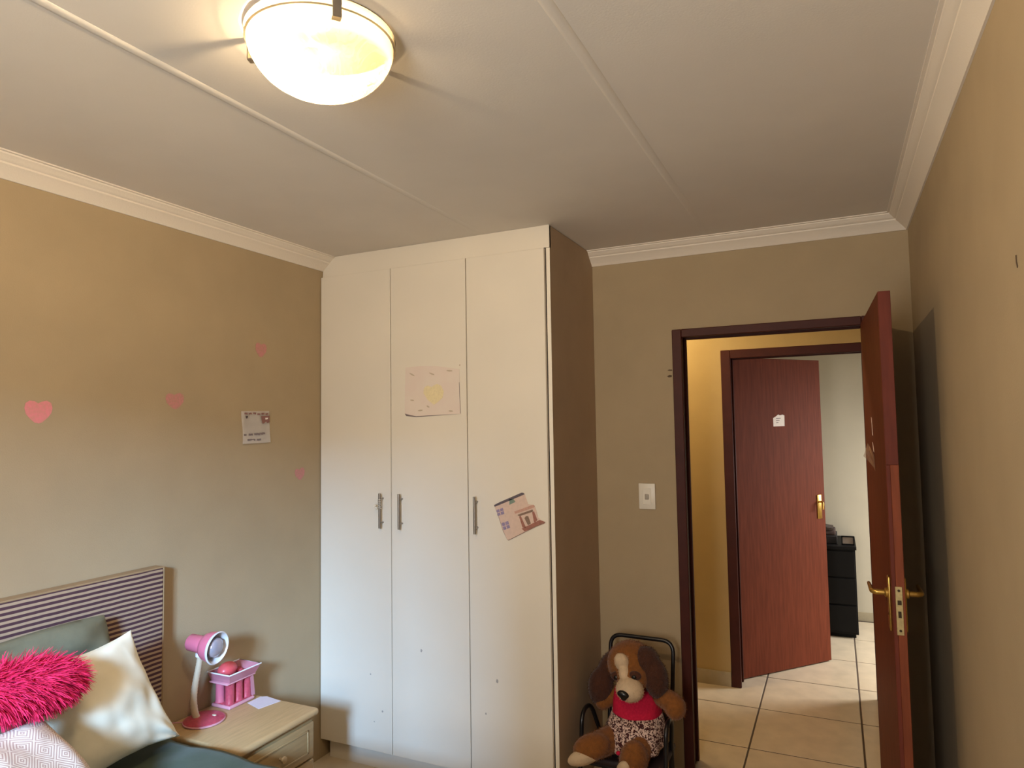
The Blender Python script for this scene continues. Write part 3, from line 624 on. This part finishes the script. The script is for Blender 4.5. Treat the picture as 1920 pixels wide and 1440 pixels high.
cv = lone('bed_cover', bm, green_m, 'dark green bed cover spread over the mattress', 'bed cover', smooth=60)
sm = cv.modifiers.new('thickness', 'SOLIDIFY'); sm.thickness = .006; sm.offset = -1

def cushion(corners, thick, m=None, n_=36, pinch=.10, wrk=.004, seed=0, power=.42, uvname='weave', rnd=0.0, wf=3.0, folds=0.0):
    """Pillow between four corner points (tl, tr, br, bl): two bulging sheets meeting at a seam, edges drawn in between the corners."""
    tl, tr, br, bl = [Vector(c) for c in corners]; nrm = ((tr - tl).cross(bl - tl)).normalized()
    bm = B(); uvl = bm.loops.layers.uv.new(uvname); sides = []; grid = {}
    cen = (tl + tr + br + bl) / 4
    for sgn in (1, -1):
        for i in range(n_ + 1):
            for j in range(n_ + 1):
                if sgn < 0 and (i in (0, n_) or j in (0, n_)): grid[sgn, i, j] = grid[1, i, j]; continue
                u, v = i / n_, j / n_; a, c = 2 * u - 1, 2 * v - 1
                if rnd:
                    a2, c2 = a * math.sqrt(1 - rnd * c * c / 2), c * math.sqrt(1 - rnd * a * a / 2); u, v = (a2 + 1) / 2, (c2 + 1) / 2
                p = tl * (1 - u) * (1 - v) + tr * u * (1 - v) + br * u * v + bl * (1 - u) * v
                pu = pinch * (1 - c * c) * a; pv = pinch * (1 - a * a) * c      # edges drawn in
                ex = (tr - tl) * .5; ey = (bl - tl) * .5
                p = p - ex * pu * (1 if True else 0) * abs(a) - ey * pv * abs(c)
                prof_ = max(0, (1 - a * a) * (1 - c * c)) ** power
                p = p + nrm * sgn * thick * prof_ * (1 + .25 * noise.noise((a * 1.7, c * 1.7, seed)))
                p = p + nrm * sgn * wrk * noise.noise((a * wf, c * wf, seed + 3.3 * sgn)) * prof_ ** .3 * 1.5
                if folds:      # creases fanning out of the lower right corner
                    dx, dy = 1 - a, 1 - c; rr_ = math.hypot(dx, dy)
                    p = p + nrm * sgn * folds * math.sin(math.atan2(dy, dx + 1e-4) * 9 + 1.3 * rr_) * math.exp(-rr_ / .42) * min(1, prof_ * 2.5)
                grid[sgn, i, j] = bm.verts.new(p)
    for sgn in (1, -1):
        for i in range(n_):
            for j in range(n_):
                q = [(i, j), (i + 1, j), (i + 1, j + 1), (i, j + 1)]
                if sgn < 0: q = q[::-1]
                try: f = bm.faces.new([grid[sgn, *w] for w in q])
                except ValueError: continue
                for lp_, w in zip(f.loops, q): lp_[uvl].uv = (w[0] / n_, w[1] / n_)
    return bm
# sage pillow leaning on the headboard
bm = cushion([(-2.24, .84, .99), (-2.24, 1.56, 1.045), (-2.20, 1.54, .565), (-2.20, .88, .565)], .05, pinch=.05, seed=2, rnd=.5, wrk=.018, power=.3)
lone('pillow', bm, sage_m, 'grey-green pillow leaning on the headboard behind the other cushions', 'pillow', smooth=70)
# cream cushion standing on its edge
bm = cushion([(-2.085, 1.10, .975), (-2.135, 1.535, .964), (-2.085, 1.69, .568), (-2.035, 1.255, .575)], .066, pinch=.14, seed=8, wrk=.007, n_=64, folds=.010)
lone('cushion', bm, cream_m, 'cream white square cushion standing next to the pink shaggy cushion', 'cushion', smooth=70)
# patterned cushion in front
bm = cushion([(-1.87, .78, .90), (-1.935, 1.135, .868), (-1.80, 1.275, .585), (-1.60, .93, .575)], .075, pinch=.05, seed=4, n_=40)
lone('cushion', bm, diam_m, 'off-white cushion with woven nested diamond pattern, in front of the shaggy cushion', 'cushion', smooth=70)
# shaggy pink cushion lying on top, with strands
fc = thing('shaggy_cushion', 'round hot pink shaggy cushion resting on the patterned cushion', 'cushion', (-2.02, 1.14, .84))
FC, FA = Vector((-1.955, 1.098, .957)), (.070, .162, .048)
FR = eul(-8, 14, 10)
bm = B(); ell(bm, FC, FA, FR, 4); obj('cushion_body', bm, hotd_m, fc, 60)
random.seed(11)
def strands(bm, count, base, length, width, droop, segs=3, spread=.5, flow=None):
    for _ in range(count):
        p, nr = base()
        d = ((nr * .5 + flow if flow else nr) + Vector((random.uniform(-1, 1), random.uniform(-1, 1), random.uniform(-1, 1))) * spread).normalized()
        L = length * random.uniform(.65, 1.2); sd = d.cross(Vector((random.uniform(-1, 1), random.uniform(-1, 1), random.uniform(-1, 1)))).normalized() * width * random.uniform(.7, 1.2)
        prev = None; q = p - nr * .004
        for k in range(segs + 1):
            t = k / segs; w = sd * (1 - t * .85)
            cur = (bm.verts.new(q + w), bm.verts.new(q - w))
            if prev: bm.faces.new((prev[0], prev[1], cur[1], cur[0]))
            prev = cur; d = (d + Vector((0, 0, -droop))).normalized(); q = q + d * L / segs
def ell_base(c, rad, rot, zmin=-2):
    def f():
        while True:
            v = Vector((random.gauss(0, 1), random.gauss(0, 1), random.gauss(0, 1))).normalized()
            if v.z > zmin: break
        nr = Vector((v.x / rad[0], v.y / rad[1], v.z / rad[2])).normalized()
        return Vector(c) + rot @ Vector((v.x * rad[0], v.y * rad[1], v.z * rad[2])), rot @ nr
    return f
bm = B(); strands(bm, 7500, ell_base(FC, FA, FR), .050, .0024, .20, 3, .38, Vector((.18, .34, -.22)))
fo = obj('fur', bm, hot_m, fc, 60); fo['kind'] = 'stuff'

# ================================================================== NIGHTSTAND and things on it
NX1, NY0, NY1, NZ = -1.921, 1.792, 2.205, .50
ns = thing('nightstand', 'pale wood bedside cabinet between the bed and the wardrobe', 'nightstand', ((XL + NX1) / 2, (NY0 + NY1) / 2, 0))
obj('top', box(B(), XL + .004, NX1, NY0, NY1, NZ - .028, NZ, .011, 4), oak_m, ns, 50)
obj('body', box(B(), XL + .006, NX1 - .022, NY0 + .015, NY1 - .018, .03, NZ - .036), oakd_m, ns)
obj('shadow_gap', box(B(), XL + .02, NX1 - .035, NY0 + .025, NY1 - .03, NZ - .037, NZ - .027), dark_m, ns)
for nm, z0, z1 in (('drawer', .318, NZ - .046), ('cabinet_door', .045, .308)):
    xx = NX1 - .022
    d_ = obj(nm, box(B(), xx, xx + .013, NY0 + .02, NY1 - .023, z0, z1, .003, 2), oakd_m, ns, 40)
    bm = B()
    y0, y1 = NY0 + .05, NY1 - .053
    for a in ((y0, y1, z0 + .022, z0 + .030), (y0, y1, z1 - .030, z1 - .022), (y0, y0 + .008, z0 + .022, z1 - .022), (y1 - .008, y1, z0 + .022, z1 - .022)):
        box(bm, xx + .012, xx + .0165, *a, bev=.0018, seg=1)
    obj('moulding', bm, oakd_m, d_, 40)
    bm = B(); lathe(bm, [(.006, 0), (.006, .012), (.013, .018), (.012, .026), (0, .028)], (xx + .012, (NY0 + NY1) / 2, (z0 + z1) / 2 if nm == 'drawer' else z1 - .06), (1, 0, 0), 16); obj('knob', bm, oak_m, d_, 60)
obj('plinth', box(B(), XL + .02, NX1 - .04, NY0 + .025, NY1 - .03, 0, .03), oakd_m, ns)

# pink desk lamp
dl = thing('desk_lamp', 'pink gooseneck desk lamp, unlit, on the bedside cabinet', 'desk lamp', (-2.24, 1.925, NZ))
bs = obj('base', lathe(B(), [(0, 0), (.070, 0), (.074, .004), (.074, .010), (.060, .018), (.030, .022), (0, .023)], (-2.245, 1.925, NZ), seg=40), pinkd_m, dl, 40)
obj('base_rim', lathe(B(), [(.0735, .001), (.077, .003), (.077, .007), (.0735, .009)], (-2.245, 1.925, NZ), seg=40), pinkt_m, bs, 40)
bm = B(); ell(bm, (-2.214, 1.945, NZ + .021), (.011, .007, .003), sub=2); obj('switch', bm, neck_m, bs, 60)
ax = Vector((math.cos(R(8)), math.sin(R(8)), -.10)).normalized(); RC = Vector((-2.168, 1.913, .790))
nk = []
for i in range(40):
    t = i / 39; a0, a1, a2, a3 = Vector((-2.262, 1.906, .515)), Vector((-2.285, 1.885, .60)), Vector((-2.262, 1.915, .68)), Vector((-2.247, 1.905, .758))
    nk.append(a0 * (1 - t) ** 3 + a1 * 3 * t * (1 - t) ** 2 + a2 * 3 * t * t * (1 - t) + a3 * t ** 3)
obj('gooseneck', tube(B(), nk, [.0125 + (.0012 if i % 2 else 0) - .002 * i / 39 for i in range(40)], 14), neck_m, dl, 30)
bm = B(); lathe(bm, [(.0, -.128), (.026, -.127), (.031, -.121), (.033, -.064), (.034, -.058), (.046, -.050), (.053, -.036), (.058, -.010), (.059, .0), (.0575, .001)], RC, ax, 40)
shd = obj('shade', bm, pink_m, dl, 50)
bm = B(); lathe(bm, [(.059, -.004), (.062, .003), (.058, .006), (.054, .0), (.047, -.028), (.038, -.046), (.0, -.048)], RC, ax, 40); obj('reflector', bm, refl_m, shd, 50)
bm = B(); lathe(bm, [(.014, -.044), (.016, -.040), (.032, -.022), (.037, -.006), (.034, .007), (.020, .016), (0, .019)], RC - ax * .004, ax, 32); obj('bulb', bm, bulb_m, shd, 60)
bm = B(); lathe(bm, [(.017, 0), (.017, .012), (.012, .014)], (nk[-1].x, nk[-1].y, nk[-1].z - .006), (0, 0, 1), 16); obj('neck_joint', bm, refl_m, dl, 50)
cd = fillet([(-2.30, 1.875, NZ + .006), (-2.325, 1.83, NZ + .016), (-2.30, 1.80, NZ + .004), (-2.285, 1.775, NZ + .006), (-2.28, 1.762, NZ - .05), (-2.28, 1.760, .2)], .04, 6)
obj('power_cord', tube(B(), cd, .0022, 6), pinkt_m, dl, 60)

# pink tiered organiser
og = thing('trinket_stand', 'pink plastic trinket stand with tray and columns beside the desk lamp', 'trinket stand', (-2.285, 2.115, NZ))
bx0, bx1, by0, by1 = -2.336, -2.232, 2.035, 2.168
obj('base_tray', box(B(), bx0, bx1, by0, by1, NZ, NZ + .014, .006, 3), pinkt_m, og, 50)
obj('base_inlay', box(B(), bx0 + .006, bx1 - .006, by0 + .006, by1 - .006, NZ + .013, NZ + .0165, .002, 1), pinkd_m, og, 50)
for x, y in ((-2.256, 2.058), (-2.256, 2.101), (-2.256, 2.144), (-2.31, 2.058), (-2.31, 2.101), (-2.31, 2.144)):
    bm = B(); lathe(bm, [(0, 0), (.019, 0), (.0195, .004), (.0175, .008), (.0175, .076), (.0195, .080), (.0195, .084), (0, .084)], (x, y, NZ + .015), (0, 0, 1), 18); obj('column', bm, pinkd_m if x > -2.28 else pink_m, og, 40)
def tray(bm, z0, z1, ex, t=.003):
    """open tray with flared walls"""
    def ring(e, z): return [bm.verts.new(p) for p in ((bx0 - e * .2, by0 - e, z), (bx1 + e, by0 - e, z), (bx1 + e, by1 + e, z), (bx0 - e * .2, by1 + e, z))]
    r = [ring(0, z0), ring(ex, z1), ring(ex - t, z1), ring(-t, z0 + t)]
    bm.faces.new(r[0][::-1])
    for a, c in zip(r, r[1:]):
        for k in range(4): bm.faces.new((a[k], a[(k + 1) % 4], c[(k + 1) % 4], c[k]))
    bm.faces.new(r[3]); return bm
obj('shelf', box(B(), bx0, bx1, by0 - .012, by1 + .004, NZ + .099, NZ + .106, .003, 2), pinkt_m, og, 50)
obj('upper_tray', tray(B(), NZ + .106, NZ + .142, .016), tray_m, og)
bm = B(); z = NZ + .142
rim = [(bx0 - .003, by0 - .016, z), (bx1 + .016, by0 - .016, z), (bx1 + .016, by1 + .016, z), (bx0 - .003, by1 + .016, z), (bx0 - .003, by0 - .016, z)]
obj('tray_rim', tube(B(), rim, .003, 8), refl_m, og, 60)
bm = B(); ell(bm, (-2.30, 2.085, NZ + .1375), (.034, .046, .029), eul(0, 0, 15), 3); hb_ = lone('trinket', bm, red_m, 'coral red rounded object lying in the pink trinket tray', 'trinket', smooth=60)
for x, y, a in ((-2.262, 2.145, 20), (-2.305, 2.15, -30)):
    bm = B(); box(bm, x - .02, x + .02, y - .012, y + .012, NZ + .110, NZ + .122, .004, 2); rotz_about(bm, (x, y, 0), R(a)); 
    lone('hair_clip', bm, pinkd_m, 'dark pink clip in the trinket tray, ' + ('nearer the front rim' if a > 0 else 'nearer the wall'), 'hair clip', 'clips in the trinket tray', 50)
obj('side_pane', prism(B(), [(bx1 - .004, by1 - .01, NZ + .016), (bx1 - .004, by1 + .004, NZ + .016), (bx1 - .004, by1 - .006, NZ + .099), (bx1 - .004, by1 - .02, NZ + .099)], (-.085, 0, 0)), tray_m, og)
# slip of paper
bm = B(); prism(bm, [(-2.224, 2.12, NZ + .0004), (-2.135, 2.093, NZ + .0004), (-2.112, 2.19, NZ + .0004), (-2.20, 2.203, NZ + .0004), (-2.224, 2.19, NZ + .0004)], (0, 0, .0012))
lone('paper_slip', bm, paperl_m, 'loose white slip of paper lying on the bedside cabinet', 'paper')

# ================================================================== CHAIR with plush dog
ch = thing('child_chair', 'small black tubular metal chair holding the toy dog, in the corner', 'chair', (-.86, 3.03, 0))
cx0, cx1 = -1.0, -.705
tr_ = .0095
obj('back_frame', tube(B(), fillet([(cx0 + .005, 3.05, .0), (cx0 + .005, 3.10, .22), (cx0, 3.17, .628), (cx1, 3.17, .626), (cx1 - .005, 3.10, .22), (cx1 - .005, 3.05, 0)], .055, 8), tr_, 12), blackm_m, ch, 60)
for x, lx in ((-1.045, -1), (-.680, 1)):
    obj('arm_frame', tube(B(), fillet([(x, 2.80, .0), (x, 2.86, .26), (x, 2.87, .372), (x, 2.985, .372), (x + (.03 if lx < 0 else -.02), 3.05, .20), (x + (.03 if lx < 0 else -.02), 3.07, .02)], .06, 8), tr_, 12), blackm_m, ch, 60)
obj('seat', box(B(), -1.03, -.695, 2.84, 3.12, .175, .205, .012, 3), seat_m, ch, 50)
obj('crossbar', tube(B(), [(-1.045, 2.855, .17), (-.68, 2.855, .17)], .007, 10), blackm_m, ch, 60)
obj('backrest_pad', box(B(), -.985, -.72, 3.112, 3.128, .26, .40, .006, 2), seat_m, ch, 50)

dg = thing('toy_dog', 'brown plush toy dog with cream muzzle in pink and leopard-print dress', 'stuffed toy', (-.86, 2.97, .205))
def capsule(bm, a, c, ra, rc, n=8):
    a, c = Vector(a), Vector(c)
    for i in range(n + 1):
        t = i / n; r = ra * (1 - t) + rc * t; ell(bm, a * (1 - t) + c * t, (r, r, r), sub=2)
def union(bm, voxel):
    """merge overlapping blobs into one continuous skin"""
    me = bpy.data.meshes.new('tmp'); bm.to_mesh(me); bm.free(); o = bpy.data.objects.new('tmp', me); COL.objects.link(o)
    md = o.modifiers.new('r', 'REMESH'); md.mode = 'VOXEL'; md.voxel_size = voxel
    sm_ = o.modifiers.new('s', 'SMOOTH'); sm_.factor = .5; sm_.iterations = 6
    dg_ = bpy.context.evaluated_depsgraph_get(); ev = o.evaluated_get(dg_); m2 = bpy.data.meshes.new_from_object(ev)
    r = bmesh.new(); r.from_mesh(m2); bpy.data.objects.remove(o); bpy.data.meshes.remove(me); bpy.data.meshes.remove(m2); return r
bm = B()
HCn = Vector((-.852, 2.985, .568))
ell(bm, HCn, (.106, .100, .098), sub=3)                                   # head
ell(bm, (-.832, 2.925, .535), (.075, .07, .062), sub=3)                     # cheeks
ell(bm, (-.835, 3.01, .34), (.098, .085, .14), sub=3)                       # torso
capsule(bm, (-.76, 3.00, .455), (-.672, 2.945, .445), .040, .046); ell(bm, (-.652, 2.93, .432), (.046, .045, .052), sub=3)   # right arm and hand
capsule(bm, (-.915, 3.01, .43), (-.985, 2.98, .385), .036, .036)              # left arm
capsule(bm, (-.88, 2.96, .275), (-.950, 2.82, .274), .060, .056)            # left leg
ell(bm, (-.972, 2.775, .276), (.080, .060, .052), eul(0, -18, 25), 3)       # left foot
capsule(bm, (-.80, 2.97, .275), (-.795, 2.86, .268), .062, .060)
ell(bm, (-.803, 2.815, .242), (.060, .060, .084), eul(20, 14, 0), 3)        # right foot
bodybm = union(bm, .006)
body = obj('body', bodybm, fur_m, dg, 60)
def mesh_base(o, off):
    me = o.data; ps = [(f.center.copy(), f.normal.copy(), f.area) for f in me.polygons]; import bisect
    cum = []; t = 0
    for p in ps: t += p[2]; cum.append(t)
    def f():
        i = min(bisect.bisect(cum, random.random() * t), len(ps) - 1); q = ps[i]
        return q[0] + off + Vector((random.uniform(-.003, .003), random.uniform(-.003, .003), random.uniform(-.003, .003))), q[1]
    return f
random.seed(21)
bm = B(); strands(bm, 14000, mesh_base(body, WLOC[dg]), .011, .0009, .25, 2, .5); f_ = obj('fur', bm, fur_m, body, 60); f_['kind'] = 'stuff'
def fuzzy(name, bm, m, parent, cnt, ln=.010, sub=None):
    o = obj(name, bm, m, parent, 60); b2 = B(); strands(b2, cnt, mesh_base(o, WLOC[parent]), ln, .0009, .25, 2, .5)
    f = obj('fur', b2, m, o if parent is dg else parent, 60); f['kind'] = 'stuff'; return o
bm = B(); ell(bm, (-.965, 3.0, .52), (.045, .05, .095), eul(0, 22, 0), 3); ell(bm, (-.995, 2.985, .45), (.056, .05, .085), eul(0, 8, 0), 3); e_ = fuzzy('ear', union(bm, .006), furd_m, dg, 3000, .012); e_['label'] = 'dark brown drooping ear'
bm = B(); ell(bm, (-.772, 2.96, .60), (.050, .06, .060), eul(0, -30, 0), 3); ell(bm, (-.738, 2.95, .535), (.054, .055, .088), eul(0, -10, 0), 3); e_ = fuzzy('ear', union(bm, .006), furd_m, dg, 3000, .012); e_['label'] = 'dark brown drooping ear'
bm = B(); ell(bm, (-.826, 2.862, .502), (.060, .052, .050), sub=3); ell(bm, (-.846, 2.845, .498), (.030, .03, .030), sub=3); ell(bm, (-.806, 2.85, .505), (.033, .032, .034), sub=3)
ell(bm, (-.850, 2.885, .552), (.028, .03, .040), eul(0, -14, 0), 3)
ell(bm, (-.868, 2.898, .598), (.033, .026, .042), eul(14, -10, 0), 3); mz = fuzzy('muzzle', union(bm, .005), furc_m, dg, 2600, .008); mz['label'] = 'cream muzzle and blaze'
bm = B(); ell(bm, (-.840, 2.810, .498), (.026, .013, .016), eul(0, 12, 0), 3); ell(bm, (-.838, 2.812, .486), (.014, .011, .014), sub=3); obj('nose', union(bm, .003), nose_m, dg, 60)
for x, y, z in ((-.890, 2.888, .536), (-.806, 2.868, .556)):
    bm = B(); ell(bm, (x, y - .004, z), (.012, .010, .011), sub=3); obj('eye', bm, nose_m, dg, 60)
    bm = B(); ell(bm, (x, y + .006, z + .002), (.028, .016, .019), sub=3); obj('eye_patch', bm, furd_m, dg, 60)
# dress: raspberry yoke over a leopard skirt
def shell(rings, m, name, th=.004):
    bm = B(); rr = []
    for (c, rx, ry, wv_) in rings:
        rr.append([bm.verts.new((c[0] + rx * math.cos(a) * (1 + wv_ * math.sin(a * 7)), c[1] + ry * math.sin(a) * (1 + wv_ * math.sin(a * 7)), c[2] + wv_ * .08 * math.sin(a * 5 + 1))) for a in [2 * math.pi * k / 48 for k in range(48)]])
    for a, c in zip(rr, rr[1:]):
        for k in range(48): bm.faces.new((a[k], a[(k + 1) % 48], c[(k + 1) % 48], c[k]))
    o = obj(name, bm, m, dg, 60); md = o.modifiers.new('thickness', 'SOLIDIFY'); md.thickness = th; return o
shell([((-.835, 2.995, .485), .072, .070, 0), ((-.833, 2.992, .46), .094, .088, .0), ((-.832, 2.99, .42), .104, .098, .01), ((-.831, 2.985, .375), .106, .106, .01), ((-.831, 2.983, .362), .106, .108, .01)], shirt_m, 'dress_yoke')['label'] = 'raspberry pink knitted yoke'
shell([((-.831, 2.983, .372), .108, .110, .01), ((-.832, 2.970, .335), .120, .126, .02), ((-.838, 2.955, .30), .130, .140, .04), ((-.842, 2.955, .265), .136, .142, .06), ((-.842, 2.955, .25), .138, .144, .07)], leo_m, 'dress_skirt')['label'] = 'leopard-print skirt'
bm = B(); ell(bm, (-.988, 2.742, .252), (.076, .036, .033), eul(-28, -18, 25), 3); fuzzy('foot_pad', bm, furc_m, dg, 500, .006)['label'] = 'cream sole'
bm = B(); ell(bm, (-.834, 2.772, .205), (.032, .026, .056), eul(22, 14, 10), 3); fuzzy('foot_pad', bm, furc_m, dg, 400, .006)['label'] = 'cream sole'
bm = B(); ell(bm, (-.862, 2.80, .262), (.012, .010, .008), sub=2); obj('ribbon_bow', bm, shirt_m, dg, 60)

# ================================================================== FAR ROOM: black cabinet and things on it
bc = thing('cabinet', 'black chest in the far room half hidden by the hallway door', 'cabinet', (-.33, 5.96, 0))
obj('carcass', box(B(), -.78, .098, 5.735, 6.245, .03, .652, .002, 1), black_m, bc)
obj('top', box(B(), -.785, .106, 5.72, 6.25, .652, .675, .002, 1), black_m, bc)
obj('plinth', box(B(), -.76, .08, 5.76, 6.24, 0, .03), black_m, bc)
for k in range(3):
    d_ = obj('drawer', box(B(), -.77, .09, 5.722, 5.735, .05 + k * .2, .238 + k * .2, .002, 1), black_m, bc)
    bm = B(); tube(bm, [(-.45, 5.712, .145 + k * .2), (-.23, 5.712, .145 + k * .2)], .005, 8); obj('handle', bm, black_m, d_, 40)
bm = B(); box(bm, -.42, -.02, 5.82, 6.1, .675, .735, .006, 2)
lone('storage_box', bm, mat('charcoal card', (38, 34, 34), .7), 'low dark box lying on the black chest in the far room', 'box')
bm = B(); box(bm, -.40, -.03, 5.84, 6.08, .7355, .772, .012, 3)
lone('folded_cloth', bm, mat('dark brown cloth', (64, 48, 42), .9, var=.2, vscale=40), 'folded dark cloth on the box on the black chest', 'cloth', smooth=60)
bm = B(); prism(bm, [(-.30, 5.84, .7725), (-.05, 5.84, .7725), (-.045, 5.84, .790), (-.08, 5.84, .794), (-.12, 5.84, .806), (-.17, 5.84, .800), (-.24, 5.84, .812), (-.30, 5.84, .795)], (0, .18, 0))
lone('folded_cloth', bm, mat('grey patterned cloth', (92, 78, 70), .9, rgb2=(46, 36, 34), vscale=70), 'crumpled grey cloth topmost on the pile on the black chest', 'cloth', smooth=30)
pf = thing('picture_frame', 'small dark square frame standing at the edge of the black chest', 'picture frame', (.052, 5.80, .675))
bm = B()
for a in ((.008, .016, .6755, .742), (.088, .096, .6755, .742), (.008, .096, .6755, .684), (.008, .096, .733, .742)): box(bm, a[0], a[1], 5.80, 5.815, a[2], a[3])
obj('frame', bm, black_m, pf); obj('picture', box(B(), .016, .088, 5.808, 5.812, .684, .733), mat('grey print', (150, 134, 120), .6), pf)
